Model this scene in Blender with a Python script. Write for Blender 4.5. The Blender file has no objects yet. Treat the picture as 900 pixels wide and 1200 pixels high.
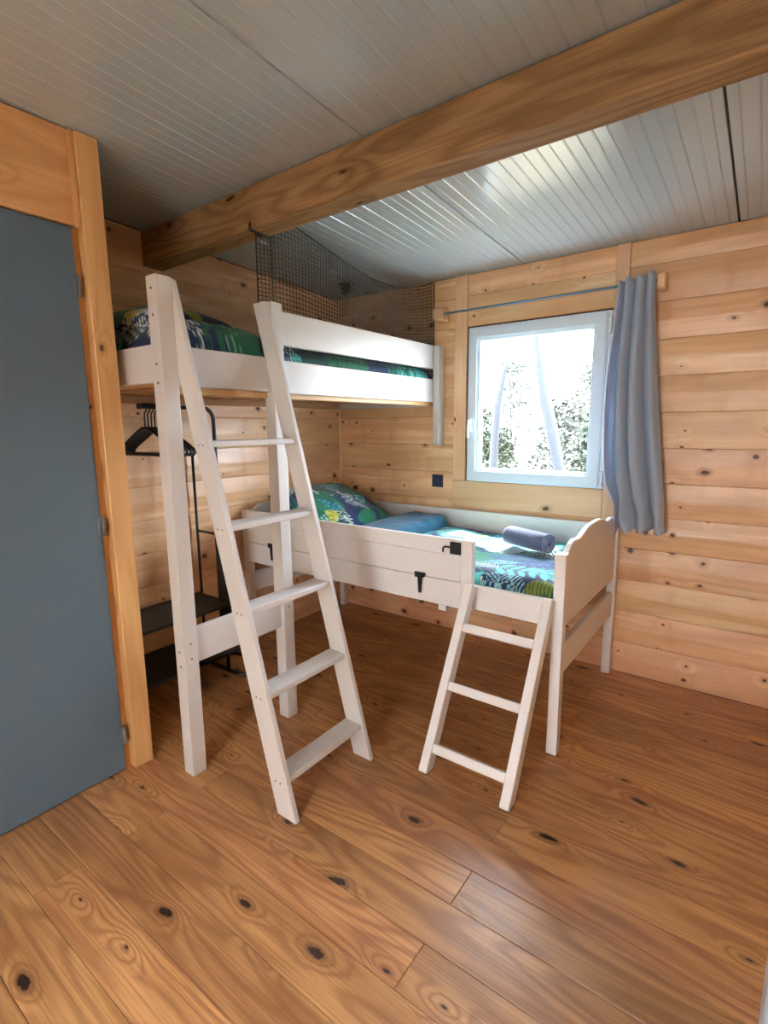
import bpy, bmesh, math, random
import numpy as np
from mathutils import Vector, Matrix
R = math.radians
scn = bpy.context.scene
col = scn.collection
rng = random.Random(7)

# ------------------------------------------------------------------ camera
YAW, PITCH, ROLL, FPX = 36.4836, 9.5763, -0.4995, 604.64
CAM = Vector((2.5914, -2.9552, 1.3756))
y_, p_, r_ = R(YAW), R(PITCH), R(ROLL)
fw = Vector((-math.sin(y_)*math.cos(p_), math.cos(y_)*math.cos(p_), -math.sin(p_)))
rt = Vector((math.cos(y_), math.sin(y_), 0)); upv = rt.cross(fw)
r2 = math.cos(r_)*rt + math.sin(r_)*upv; u2 = -math.sin(r_)*rt + math.cos(r_)*upv
cd = bpy.data.cameras.new('camera'); cam = bpy.data.objects.new('camera', cd); col.objects.link(cam)
cam.matrix_world = Matrix(((r2.x, u2.x, -fw.x, CAM.x), (r2.y, u2.y, -fw.y, CAM.y), (r2.z, u2.z, -fw.z, CAM.z), (0, 0, 0, 1)))
cd.sensor_fit = 'HORIZONTAL'; cd.sensor_width = 36.0; cd.lens = 36.0*FPX/900.0; cd.clip_start = 0.02
scn.camera = cam

# ------------------------------------------------------------------ world, sun, exposure
w = bpy.data.worlds.new('sky'); scn.world = w; w.use_nodes = True
bg = w.node_tree.nodes['Background']
bg.inputs[0].default_value = (0.80, 0.91, 1.05, 1); bg.inputs[1].default_value = 9.0
sl = bpy.data.lights.new('sun', 'SUN'); sl.energy = 8.0; sl.angle = R(3.0); sl.color = (1.0, 0.96, 0.9)
so = bpy.data.objects.new('sun', sl); col.objects.link(so)
so.rotation_euler = Vector((-0.08, -0.47, -1.0)).to_track_quat('-Z', 'Y').to_euler()
so.location = (2, 6, 8)
def portal(name, loc, rot, sx, sy):
    l = bpy.data.lights.new(name, 'AREA'); l.shape = 'RECTANGLE'; l.size = sx; l.size_y = sy
    l.cycles.is_portal = True
    o = bpy.data.objects.new(name, l); col.objects.link(o); o.location = loc; o.rotation_euler = rot
portal('window_portal', (1.47, 0.14, 1.485), (R(-90), 0, 0), 0.70, 0.82)       # faces into the room (-y)
portal('fill_door_portal', (2.15, -4.5, 1.04), (R(90), 0, 0), 0.74, 1.90)     # faces +y, at the added garden door
scn.view_settings.view_transform = 'Standard'; scn.view_settings.look = 'None'
scn.view_settings.exposure = 2.40; scn.view_settings.gamma = 1.0
scn.view_settings.use_curve_mapping = False
scn.cycles.use_denoising = True
scn.cycles.max_bounces = 10; scn.cycles.diffuse_bounces = 6; scn.cycles.transparent_max_bounces = 16
scn.cycles.caustics_reflective = False; scn.cycles.caustics_refractive = False
scn.cycles.sample_clamp_indirect = 6.0

# ------------------------------------------------------------------ helpers
def tag(o, label=None, cat=None, group=None, kind=None):
    if label: o['label'] = label
    if cat: o['category'] = cat
    if group: o['group'] = group
    if kind: o['kind'] = kind
    return o
def empty(name, loc=(0, 0, 0), rz=0.0):
    o = bpy.data.objects.new(name, None); col.objects.link(o)
    o.location = loc; o.rotation_euler = (0, 0, rz); o.empty_display_size = 0.1
    return o
def origin_of(p):
    v = Vector((0, 0, 0))
    while p is not None:
        v = v + Vector(p.location); p = p.parent
    return v
def link_mesh(name, me, parent=None, loc=(0, 0, 0), rot=None):
    o = bpy.data.objects.new(name, me); col.objects.link(o)
    o.location = Vector(loc) - origin_of(parent) if parent else Vector(loc)
    if rot is not None: o.rotation_euler = rot
    if parent: o.parent = parent
    return o
def mk(name, verts, faces, mat, parent=None, smooth=False, center=True, origin=None):
    """world-space geometry -> object whose origin is its centre"""
    vs = [Vector(v) for v in verts]
    if origin is None:
        lo = Vector([min(v[i] for v in vs) for i in range(3)]); hi = Vector([max(v[i] for v in vs) for i in range(3)])
        origin = (lo+hi)/2
    origin = Vector(origin)
    me = bpy.data.meshes.new(name)
    me.from_pydata([v-origin for v in vs], [], faces); me.update()
    if mat: me.materials.append(mat)
    if smooth:
        me.polygons.foreach_set('use_smooth', [True]*len(me.polygons))
    return link_mesh(name, me, parent, origin)
def fix_normals(me):
    bm = bmesh.new(); bm.from_mesh(me); bmesh.ops.recalc_face_normals(bm, faces=bm.faces); bm.to_mesh(me); bm.free()
def box_mesh(name, sx, sy, sz, mat, bevel=0.003, seg=1):
    bm = bmesh.new(); bmesh.ops.create_cube(bm, size=1.0)
    bmesh.ops.scale(bm, vec=(sx, sy, sz), verts=bm.verts)
    if bevel > 0:
        bmesh.ops.bevel(bm, geom=list(bm.edges), offset=min(bevel, 0.45*min(sx, sy, sz)), segments=seg, affect='EDGES', profile=0.6)
    me = bpy.data.meshes.new(name); bm.to_mesh(me); bm.free()
    if mat: me.materials.append(mat)
    return me
def box(name, lo, hi, mat, parent=None, bevel=0.003, seg=1):
    lo, hi = Vector(lo), Vector(hi)
    s = hi-lo
    return link_mesh(name, box_mesh(name, s.x, s.y, s.z, mat, bevel, seg), parent, (lo+hi)/2)
def grain_box(name, lo, hi, mat, parent, axis, bevel=0.003):
    """box whose local x runs along world axis, so that the grain follows its length"""
    lo, hi = Vector(lo), Vector(hi); s = hi-lo
    if axis == 'x': return box(name, lo, hi, mat, parent, bevel)
    if axis == 'y': dims, rot = (s.y, s.x, s.z), (0, 0, R(90))
    else: dims, rot = (s.z, s.y, s.x), (0, R(90), 0)
    return link_mesh(name, box_mesh(name, *dims, mat, bevel), parent, (lo+hi)/2, rot)
def prism(name, poly, axis, a, b, mat, parent=None, bevel=0.002, smooth=False):
    """extrude polygon (two coords in the plane normal to axis) from a to b"""
    n = len(poly); vs = []
    for t in (a, b):
        for (p, q) in poly:
            vs.append({'x': (t, p, q), 'y': (p, t, q), 'z': (p, q, t)}[axis])
    fs = [list(range(n)), list(range(2*n-1, n-1, -1))] + [[i, (i+1) % n, n+(i+1) % n, n+i] for i in range(n)]
    o = mk(name, vs, fs, mat, parent)
    me = o.data
    bm = bmesh.new(); bm.from_mesh(me); bmesh.ops.recalc_face_normals(bm, faces=bm.faces)
    if bevel > 0:
        ed = [e for e in bm.edges if len(e.link_faces) == 2 and e.calc_face_angle(0) > R(30)]
        bmesh.ops.bevel(bm, geom=ed, offset=bevel, segments=1, affect='EDGES')
    bm.to_mesh(me); bm.free()
    return o
def tube_data(pts, r, n=6, closed=False, base=0):
    pts = [Vector(p) for p in pts]; vs = []; fs = []
    m = len(pts); prev = None
    for i, p in enumerate(pts):
        if closed: t = (pts[(i+1) % m]-pts[i-1])
        else: t = pts[min(i+1, m-1)]-pts[max(i-1, 0)]
        t.normalize()
        if prev is None:
            a = Vector((0, 0, 1)) if abs(t.z) < 0.9 else Vector((1, 0, 0))
            nrm = t.cross(a).normalized()
        else:
            nrm = (prev - t*prev.dot(t)).normalized()
        prev = nrm; bn = t.cross(nrm)
        rr = r[i] if isinstance(r, (list, tuple)) else r
        for k in range(n):
            an = 2*math.pi*k/n
            vs.append(p + (nrm*math.cos(an)+bn*math.sin(an))*rr)
    for i in range(m if closed else m-1):
        j = (i+1) % m
        for k in range(n):
            k2 = (k+1) % n
            fs.append([base+i*n+k, base+i*n+k2, base+j*n+k2, base+j*n+k])
    if not closed:
        fs.append([base+k for k in range(n)][::-1]); fs.append([base+(m-1)*n+k for k in range(n)])
    return vs, fs
def tubes(name, paths, mat, parent=None, n=6, smooth=True, origin=None):
    V, F = [], []
    for pts, r, closed in paths:
        v, f = tube_data(pts, r, n, closed, len(V)); V += v; F += f
    return mk(name, V, F, mat, parent, smooth, origin=origin)
def arc(c, rad, a0, a1, n, plane='xz'):
    out = []
    for i in range(n+1):
        a = R(a0+(a1-a0)*i/n); p, q = rad*math.cos(a), rad*math.sin(a)
        out.append(Vector(c)+Vector({'xz': (p, 0, q), 'yz': (0, p, q), 'xy': (p, q, 0)}[plane]))
    return out
def copy_tree(o, parent=None):
    c = o.copy(); col.objects.link(c); c.parent = parent
    for ch in o.children: copy_tree(ch, c)
    return c

# ------------------------------------------------------------------ materials
def newmat(name):
    m = bpy.data.materials.new(name); m.use_nodes = True
    nt = m.node_tree; b = nt.nodes['Principled BSDF']
    return m, nt, b
class NG:
    def __init__(s, nt): s.nt = nt
    def n(s, t, **kw):
        nd = s.nt.nodes.new(t)
        for k, v in kw.items(): setattr(nd, k, v)
        return nd
    def L(s, a, b): s.nt.links.new(a, b)
    def math(s, op, a, b=None, c=None, clamp=False):
        nd = s.n('ShaderNodeMath', operation=op, use_clamp=clamp)
        for i, x in enumerate((a, b, c)):
            if x is None: continue
            if isinstance(x, (int, float)): nd.inputs[i].default_value = x
            else: s.L(x, nd.inputs[i])
        return nd.outputs[0]
    def vmul(s, v, t):
        nd = s.n('ShaderNodeVectorMath', operation='MULTIPLY'); s.L(v, nd.inputs[0]); nd.inputs[1].default_value = t
        return nd.outputs[0]
    def mix(s, fac, a, b, blend='MIX'):
        nd = s.n('ShaderNodeMix', data_type='RGBA', blend_type=blend)
        for i, x in ((0, fac), (6, a), (7, b)):
            if isinstance(x, (int, float)): nd.inputs[i].default_value = x
            elif isinstance(x, tuple): nd.inputs[i].default_value = (*x, 1)
            else: s.L(x, nd.inputs[i])
        return nd.outputs[2]
    def ramp(s, fac, stops):
        nd = s.n('ShaderNodeValToRGB'); e = nd.color_ramp.elements
        while len(e) < len(stops): e.new(0.5)
        for i, (p, c) in enumerate(stops):
            e[i].position = p; e[i].color = (*c, 1) if isinstance(c, tuple) else (c, c, c, 1)
        s.L(fac, nd.inputs[0]); return nd.outputs[0]
    def smooth(s, x, a, b):
        nd = s.n('ShaderNodeMapRange', interpolation_type='SMOOTHSTEP')
        s.L(x, nd.inputs[0]); nd.inputs[1].default_value = a; nd.inputs[2].default_value = b
        return nd.outputs[0]
def wood(name, light, dark, knot, rough=0.4, ring_scale=(0.9, 7.0), ring_freq=26.0, ring_amt=0.55, fine_amt=0.35,
         knot_scale=(2.6, 6.5), knot_prob=0.45, knot_r=0.07, var=0.25, bump=0.12, cross=0.0, spec=0.5, hue=0.0, pale=None, ring_halo=0.2):
    m, nt, b = newmat(name); g = NG(nt)
    tc = g.n('ShaderNodeTexCoord'); oi = g.n('ShaderNodeObjectInfo')
    off = g.n('ShaderNodeVectorMath', operation='SCALE'); off.inputs[0].default_value = (61.0, 37.0, 23.0); g.L(oi.outputs['Random'], off.inputs[3])
    P = g.n('ShaderNodeVectorMath', operation='ADD'); g.L(tc.outputs['Object'], P.inputs[0]); g.L(off.outputs[0], P.inputs[1]); P = P.outputs[0]
    # knots
    wn = g.n('ShaderNodeTexNoise'); wn.inputs['Scale'].default_value = 9.0; wn.inputs['Detail'].default_value = 1.0; g.L(P, wn.inputs['Vector'])
    wv = g.n('ShaderNodeVectorMath', operation='SCALE'); g.L(wn.outputs['Color'], wv.inputs[0]); wv.inputs[3].default_value = 0.022
    PK = g.n('ShaderNodeVectorMath', operation='ADD'); g.L(P, PK.inputs[0]); g.L(wv.outputs[0], PK.inputs[1])
    vo = g.n('ShaderNodeTexVoronoi', voronoi_dimensions='2D'); vo.inputs['Scale'].default_value = 1.0
    sx = g.n('ShaderNodeSeparateXYZ'); g.L(PK.outputs[0], sx.inputs[0]); cx = g.n('ShaderNodeCombineXYZ')
    g.L(g.math('MULTIPLY', sx.outputs[0], knot_scale[0]), cx.inputs[0]); g.L(g.math('MULTIPLY', g.math('ADD', sx.outputs[1], sx.outputs[2]), knot_scale[1]), cx.inputs[1])
    g.L(cx.outputs[0], vo.inputs['Vector'])
    d = vo.outputs['Distance']
    sc = g.n('ShaderNodeSeparateColor'); g.L(vo.outputs['Color'], sc.inputs[0])
    exist = g.math('LESS_THAN', sc.outputs[0], knot_prob)
    rad = g.math('MULTIPLY_ADD', g.math('POWER', sc.outputs[1], 1.6), knot_r*1.2, knot_r*0.28)
    kn = g.n('ShaderNodeTexNoise'); kn.inputs['Scale'].default_value = 70.0; kn.inputs['Detail'].default_value = 2.0; g.L(P, kn.inputs['Vector'])
    dn = g.math('ADD', g.math('DIVIDE', d, rad), g.math('MULTIPLY_ADD', kn.outputs['Fac'], 0.9, -0.45))
    halo = g.math('MULTIPLY', exist, g.math('EXPONENT', g.math('MULTIPLY', g.math('POWER', g.math('DIVIDE', d, 0.22), 2.0), -1.0)))
    core = g.math('MULTIPLY', exist, g.math('SUBTRACT', 1.0, g.smooth(dn, 0.75, 1.15)))
    rim = g.math('MULTIPLY', exist, g.math('SUBTRACT', 1.0, g.smooth(dn, 1.0, 2.6)))
    # growth rings: contour lines of a smooth field stretched along the grain
    n1 = g.n('ShaderNodeTexNoise'); n1.inputs['Scale'].default_value = 1.0; n1.inputs['Detail'].default_value = 1.5; n1.inputs['Roughness'].default_value = 0.4
    g.L(g.vmul(P, (ring_scale[0], ring_scale[1], ring_scale[1])), n1.inputs['Vector'])
    jit = g.n('ShaderNodeTexNoise'); jit.inputs['Scale'].default_value = 1.0; jit.inputs['Detail'].default_value = 2.0
    g.L(g.vmul(P, (14, 60, 60)), jit.inputs['Vector'])
    field = g.math('ADD', g.math('ADD', n1.outputs['Fac'], g.math('MULTIPLY', halo, ring_halo)), g.math('MULTIPLY', jit.outputs['Fac'], 0.02))
    rings = g.math('MULTIPLY_ADD', g.math('SINE', g.math('MULTIPLY', field, ring_freq*6.283)), 0.5, 0.5)
    rings = g.math('POWER', rings, 1.8)
    n2 = g.n('ShaderNodeTexNoise'); n2.inputs['Scale'].default_value = 1.0; n2.inputs['Detail'].default_value = 3.0
    g.L(g.vmul(P, (3.5, 190, 190)), n2.inputs['Vector'])
    n3 = g.n('ShaderNodeTexNoise'); n3.inputs['Scale'].default_value = 1.0; n3.inputs['Detail'].default_value = 2.0
    g.L(g.vmul(P, (1.6, 9, 9)), n3.inputs['Vector'])
    mid = tuple(0.5*(a+c) for a, c in zip(light, dark))
    c = g.mix(g.smooth(n3.outputs['Fac'], 0.3, 0.72), light, mid)
    c = g.mix(g.math('MULTIPLY', rings, ring_amt), c, dark)
    fine = g.smooth(n2.outputs['Fac'], 0.42, 0.68)
    c = g.mix(g.math('MULTIPLY', fine, fine_amt), c, dark)
    if pale:
        n5 = g.n('ShaderNodeTexNoise'); n5.inputs['Scale'].default_value = 1.0; n5.inputs['Detail'].default_value = 2.0
        g.L(g.vmul(P, (1.1, 16, 16)), n5.inputs['Vector'])
        c = g.mix(g.math('MULTIPLY', g.smooth(n5.outputs['Fac'], 0.58, 0.72), 0.8), c, pale)
    if cross > 0:
        n4 = g.n('ShaderNodeTexNoise'); n4.inputs['Scale'].default_value = 1.0
        g.L(g.vmul(P, (7, 2.0, 2.0)), n4.inputs['Vector'])
        c = g.mix(g.math('MULTIPLY', g.smooth(n4.outputs['Fac'], 0.55, 0.75), cross), c, dark)
    kd = tuple(0.6*a+0.4*k for a, k in zip(dark, knot))
    c = g.mix(g.math('MULTIPLY', rim, 0.55), c, kd)
    c = g.mix(core, c, knot)
    br = g.math('MULTIPLY_ADD', oi.outputs['Random'], 2*var, 1-var)
    wr = g.n('ShaderNodeTexWhiteNoise', noise_dimensions='1D'); g.L(oi.outputs['Random'], wr.inputs['W'])
    hs = g.n('ShaderNodeHueSaturation'); g.L(c, hs.inputs['Color']); g.L(br, hs.inputs['Value'])
    g.L(g.math('MULTIPLY_ADD', wr.outputs['Value'], 0.02+hue, 0.49-hue/2), hs.inputs['Hue'])
    g.L(hs.outputs[0], b.inputs['Base Color'])
    ro = g.math('ADD', g.math('MULTIPLY_ADD', fine, 0.06, rough), g.math('MULTIPLY', core, 0.15))
    g.L(ro, b.inputs['Roughness']); b.inputs['Specular IOR Level'].default_value = spec
    bp = g.n('ShaderNodeBump'); bp.inputs['Strength'].default_value = bump; bp.inputs['Distance'].default_value = 0.002
    g.L(g.math('SUBTRACT', g.math('MULTIPLY', g.math('ADD', rings, fine), -0.5), core), bp.inputs['Height']); g.L(bp.outputs[0], b.inputs['Normal'])
    return m
def paint(name, c, rough=0.4, noise=0.04, scale=30.0, bump=0.03, metal=0.0, spec=0.5):
    m, nt, b = newmat(name); g = NG(nt)
    tc = g.n('ShaderNodeTexCoord'); no = g.n('ShaderNodeTexNoise'); no.inputs['Scale'].default_value = scale; no.inputs['Detail'].default_value = 3
    g.L(tc.outputs['Object'], no.inputs['Vector'])
    g.L(g.mix(no.outputs['Fac'], tuple(x*(1-noise) for x in c), tuple(min(1, x*(1+noise)) for x in c)), b.inputs['Base Color'])
    g.L(g.math('MULTIPLY_ADD', no.outputs['Fac'], 0.1, rough-0.05), b.inputs['Roughness'])
    b.inputs['Metallic'].default_value = metal; b.inputs['Specular IOR Level'].default_value = spec
    if bump > 0:
        bp = g.n('ShaderNodeBump'); bp.inputs['Strength'].default_value = bump; bp.inputs['Distance'].default_value = 0.002
        g.L(no.outputs['Fac'], bp.inputs['Height']); g.L(bp.outputs[0], b.inputs['Normal'])
    return m
def fabric(name, c, c2=None, rough=0.9, trans=0.0, weave=900.0, attr=None, sheen=0.2):
    m, nt, b = newmat(name); g = NG(nt)
    tc = g.n('ShaderNodeTexCoord')
    no = g.n('ShaderNodeTexNoise'); no.inputs['Scale'].default_value = 6; no.inputs['Detail'].default_value = 4; g.L(tc.outputs['Object'], no.inputs['Vector'])
    wv = g.n('ShaderNodeTexNoise'); wv.inputs['Scale'].default_value = weave; g.L(tc.outputs['Object'], wv.inputs['Vector'])
    if attr:
        at = g.n('ShaderNodeVertexColor'); at.layer_name = attr; base = at.outputs['Color']
    else:
        base = g.mix(no.outputs['Fac'], c, c2 or tuple(x*0.8 for x in c))
    colr = g.mix(g.math('MULTIPLY', wv.outputs['Fac'], 0.25), base, (0.0, 0.0, 0.0), 'MIX')
    g.L(colr, b.inputs['Base Color']); b.inputs['Roughness'].default_value = rough; b.inputs['Specular IOR Level'].default_value = 0.2
    b.inputs['Sheen Weight'].default_value = sheen
    bp = g.n('ShaderNodeBump'); bp.inputs['Strength'].default_value = 0.15; bp.inputs['Distance'].default_value = 0.001
    g.L(wv.outputs['Fac'], bp.inputs['Height']); g.L(bp.outputs[0], b.inputs['Normal'])
    if trans > 0:
        tr = g.n('ShaderNodeBsdfTranslucent'); g.L(colr, tr.inputs[0]); mx = g.n('ShaderNodeMixShader'); mx.inputs[0].default_value = trans
        out = nt.nodes['Material Output']; g.L(b.outputs[0], mx.inputs[1]); g.L(tr.outputs[0], mx.inputs[2]); g.L(mx.outputs[0], out.inputs[0])
    return m
M = {}
M['floor'] = wood('floor_pine', (0.62, 0.325, 0.13), (0.27, 0.105, 0.036), (0.035, 0.014, 0.007), rough=0.33, ring_scale=(0.8, 6.0), ring_freq=13.0,
                  ring_amt=0.62, fine_amt=0.5, knot_scale=(3.4, 8.0), knot_prob=0.31, knot_r=0.07, var=0.12, bump=0.12, hue=-0.010)
M['wall'] = wood('wall_pine', (0.88, 0.58, 0.325), (0.56, 0.285, 0.125), (0.10, 0.035, 0.015), rough=0.32, ring_scale=(0.7, 5.0), ring_freq=6.0,
                 ring_amt=0.34, fine_amt=0.3, knot_scale=(6.5, 8.5), knot_prob=0.34, knot_r=0.08, var=0.10, bump=0.12, cross=0.5, hue=-0.006, pale=(0.92, 0.72, 0.46))
M['trimwood'] = wood('trim_pine', (0.84, 0.56, 0.345), (0.60, 0.33, 0.17), (0.12, 0.045, 0.02), rough=0.4, ring_freq=6.0, ring_amt=0.3, fine_amt=0.25,
                     knot_scale=(5.0, 8.0), knot_prob=0.3, knot_r=0.08, var=0.06, bump=0.06, hue=-0.014)
M['doorwood'] = wood('door_frame_pine', (0.74, 0.43, 0.18), (0.48, 0.23, 0.08), (0.10, 0.035, 0.015), rough=0.4, ring_freq=7.0, ring_amt=0.35, fine_amt=0.3,
                     knot_scale=(4.0, 7.0), knot_prob=0.35, knot_r=0.10, var=0.05, bump=0.08)
M['beam'] = wood('beam_spruce', (0.41, 0.225, 0.108), (0.165, 0.077, 0.034), (0.06, 0.024, 0.012), rough=0.6, ring_scale=(1.3, 9.0), ring_freq=7.0, ring_amt=0.6,
                 fine_amt=0.45, knot_scale=(1.8, 5.0), knot_prob=0.22, knot_r=0.045, var=0.02, bump=0.3, cross=0.25, spec=0.1)
M['slat'] = wood('slat_pine', (0.62, 0.38, 0.17), (0.45, 0.23, 0.09), (0.15, 0.06, 0.03), rough=0.5, ring_freq=6.0, ring_amt=0.3, knot_prob=0.2, bump=0.05)
M['white'] = paint('white_loft_shaded', (0.60, 0.573, 0.545), 0.38, 0.03, 25, 0.02)  # loft bed white, with shade and warm bounce mixed into the colour
M['white3'] = paint('white_low_bed_lit', (0.80, 0.785, 0.775), 0.38, 0.03, 25, 0.02)  # lighter copy of the white, the low bed's brighter light in its colour
M['white2'] = paint('white_board_lit', (0.79, 0.77, 0.755), 0.42, 0.03, 25, 0.02)  # low bed boards, likewise lightened for the brighter light there
M['ceiling'] = paint('ceiling_steel', (0.40, 0.445, 0.45), 0.17, 0.05, 260, 0.05, spec=0.9)
M['seam'] = paint('dark_joint', (0.03, 0.028, 0.025), 0.8)
M['subfloor'] = paint('subfloor', (0.05, 0.03, 0.02), 0.9)
M['door'] = paint('slate_blue_paint', (0.095, 0.145, 0.185), 0.42, 0.06, 300, 0.08)
M['facade'] = paint('bounce_facade_paint', (0.60, 0.565, 0.525), 0.7, 0.1, 3, 0.0)  # tone chosen for the warm bounce off the added facade
M['casing'] = paint('pale_casing', (0.42, 0.47, 0.53), 0.4, 0.03, 20, 0.0)
M['pvc'] = paint('window_pvc_glare', (0.68, 0.79, 0.88), 0.3, 0.02, 20, 0.0)  # white plastic with the bluish window glare mixed into its colour
M['black'] = paint('black_plastic', (0.012, 0.012, 0.014), 0.4, 0.1, 80, 0.02)
M['blackmetal'] = paint('black_metal', (0.010, 0.010, 0.011), 0.45, 0.1, 80, 0.02)
M['steel'] = paint('steel', (0.16, 0.18, 0.20), 0.5, 0.05, 90, 0.0, metal=0.3)
M['rod'] = paint('blue_grey_rod', (0.16, 0.24, 0.33), 0.35, 0.05, 90, 0.0)
M['socket'] = paint('navy_socket', (0.02, 0.035, 0.075), 0.35, 0.05, 90, 0.0)
M['screw'] = paint('screw_grey', (0.10, 0.09, 0.08), 0.5)
M['net'] = paint('black_netting', (0.012, 0.012, 0.015), 0.7)
M['curtain'] = fabric('curtain_blue_grey', (0.66, 0.76, 0.90), (0.61, 0.70, 0.84), trans=0.45, rough=0.75)
M['towel'] = fabric('towel_slate', (0.14, 0.165, 0.27), (0.10, 0.125, 0.21), weave=500, sheen=0.6)
M['mattress'] = fabric('mattress_white', (0.7, 0.7, 0.68))
M['bedding'] = fabric('leaf_print', None, attr='print', rough=0.8)
M['teal'] = fabric('teal_sheet', (0.02, 0.125, 0.20), (0.015, 0.09, 0.16))
M['bark'] = paint('bark', (0.016, 0.018, 0.022), 0.9, 0.3, 12, 0.4)
M['leaf'] = paint('leaf', (0.030, 0.040, 0.022), 0.6, 0.3, 4, 0.0)
M['leaf2'] = paint('leaf_pale', (0.040, 0.048, 0.036), 0.6, 0.3, 4, 0.0)
M['soil'] = paint('dry_ground', (0.16, 0.14, 0.09), 0.9, 0.35, 3, 0.2)
gm, nt, b = newmat('window_glass'); g = NG(nt)
tr = g.n('ShaderNodeBsdfTransparent'); gl = g.n('ShaderNodeBsdfGlossy'); gl.inputs['Roughness'].default_value = 0.02
lw = g.n('ShaderNodeLayerWeight'); lw.inputs[0].default_value = 0.5; mx = g.n('ShaderNodeMixShader')
g.L(g.math('MULTIPLY_ADD', g.math('POWER', lw.outputs['Facing'], 5.0), 0.6, 0.03), mx.inputs[0]); g.L(tr.outputs[0], mx.inputs[1]); g.L(gl.outputs[0], mx.inputs[2]); g.L(mx.outputs[0], nt.nodes['Material Output'].inputs[0])
M['glass'] = gm

# ------------------------------------------------------------------ room constants
ZC, SL = 2.261, 0.0492
def zc(y): return ZC - SL*y
XR, YF = 2.80, -4.4            # far right wall, wall behind the camera
XD = 0.632                    # partition with the blue door
H = 0.1782                    # wall board height

# ------------------------------------------------------------------ floor
floor = box('floor', (-0.1, YF-0.1, -0.08), (XR+0.1, 0.1, -0.018), M['subfloor'], None, 0)
tag(floor, 'warm brown knotty pine plank floor', None, None, 'structure')
def plank_mesh(L, W, T, c=0.0016):
    vs = []
    for z, i in ((-T, 0), (-c, 0), (0, c)):
        for sx, sy in ((-1, -1), (1, -1), (1, 1), (-1, 1)):
            vs.append((sx*(L/2-i), sy*(W/2-i), z))
    fs = [[3, 2, 1, 0], [8, 9, 10, 11]]
    for a in (0, 4):
        for k in range(4): fs.append([a+k, a+(k+1) % 4, a+4+(k+1) % 4, a+4+k])
    me = bpy.data.meshes.new('plank'); me.from_pydata(vs, [], fs); me.materials.append(M['floor']); me.update()
    return me
PW = 0.141; pcache = {}
row = 0; k0 = -19
for k in range(-19, 14):
    ya = -1.811 + PW*k; yb = ya+PW
    ya, yb = max(ya, YF), min(yb, 0.0)
    if yb-ya < 0.01: continue
    j0 = 1.972 if k % 2 == 0 else 0.954
    js = sorted([j0 + 2.036*n for n in range(-2, 3)])
    xs = [0.0]+[j for j in js if 0.01 < j < XR-0.01]+[XR]
    for xa, xb in zip(xs[:-1], xs[1:]):
        key = (round(xb-xa, 4), round(yb-ya, 4))
        if key not in pcache: pcache[key] = plank_mesh(xb-xa-0.0010, yb-ya-0.0010, 0.018)
        link_mesh('plank', pcache[key], floor, ((xa+xb)/2, (ya+yb)/2, 0))

# ------------------------------------------------------------------ board-clad walls
def wall_board(parent, L, h0, hl, hr, place, mat=None, crown=0.0065):
    """one horizontal board: local x along the wall, y up, z out of the wall; place=(origin, rotation)"""
    vs = []
    prof = [(0.0, -0.012), (0.0, -0.0035), (0.013, 0.0), (0.06, crown*0.15), (0.47, crown), (0.53, crown), (0.94, crown*0.15), (1-0.013, 0.0), (1.0, -0.0035), (1.0, -0.012)]
    for sx, top in ((-1, hl), (1, hr)):
        for t, z in prof:
            vs.append((sx*(L/2-0.0004), h0+t*(top-h0) - (0.0004 if t == 1.0 else 0), z))
    n = len(prof)
    fs = [[i+1, i, n+i, n+i+1][::-1] for i in range(n-1)] + [[n-1, 0, n, 2*n-1][::-1]] + [list(range(n))[::-1], list(range(n, 2*n))]
    me = bpy.data.meshes.new('board'); me.from_pydata(vs, [], fs); me.materials.append(mat or M['wall']); me.update()
    fix_normals(me)
    o, r = place
    return link_mesh('board', me, parent, o, r)
def board_span(parent, a, b, za, zb, wall, mat=None):
    """a..b along the wall, between heights za and zb (zb may be a pair for a sloping top)"""
    hl, hr = zb if isinstance(zb, tuple) else (zb, zb)
    L = abs(b-a); c = (a+b)/2; zm = (za+max(hl, hr))/2
    if wall == 'back': place = ((c, -0.012+0.012, zm), (R(90), 0, 0))               # faces -y
    elif wall == 'left': place = ((0.0, c, zm), (R(90), 0, R(90)))            # faces +x, local x -> +y
    elif wall == 'right': place = ((XR, c, zm), (R(90), 0, R(-90)))
    elif wall == 'front': place = ((c, YF, zm), (R(90), 0, R(180)))
    elif wall == 'part': place = ((XD-0.02, c, zm), (R(90), 0, R(90)))
    elif wall == 'alcove': place = ((c, -1.955, zm), (R(90), 0, R(180)))
    return wall_board(parent, L, za-zm, hl-zm, hr-zm, place, mat)

def slab(name, lo, hi, label, mat=None):
    o = box(name, lo, hi, mat or M['seam'], None, 0); tag(o, label, None, None, 'structure'); return o
WX0, WX1, WZ0, WZ1 = 1.0699, 1.8876, 1.0224, 1.9498       # visible window frame
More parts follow.
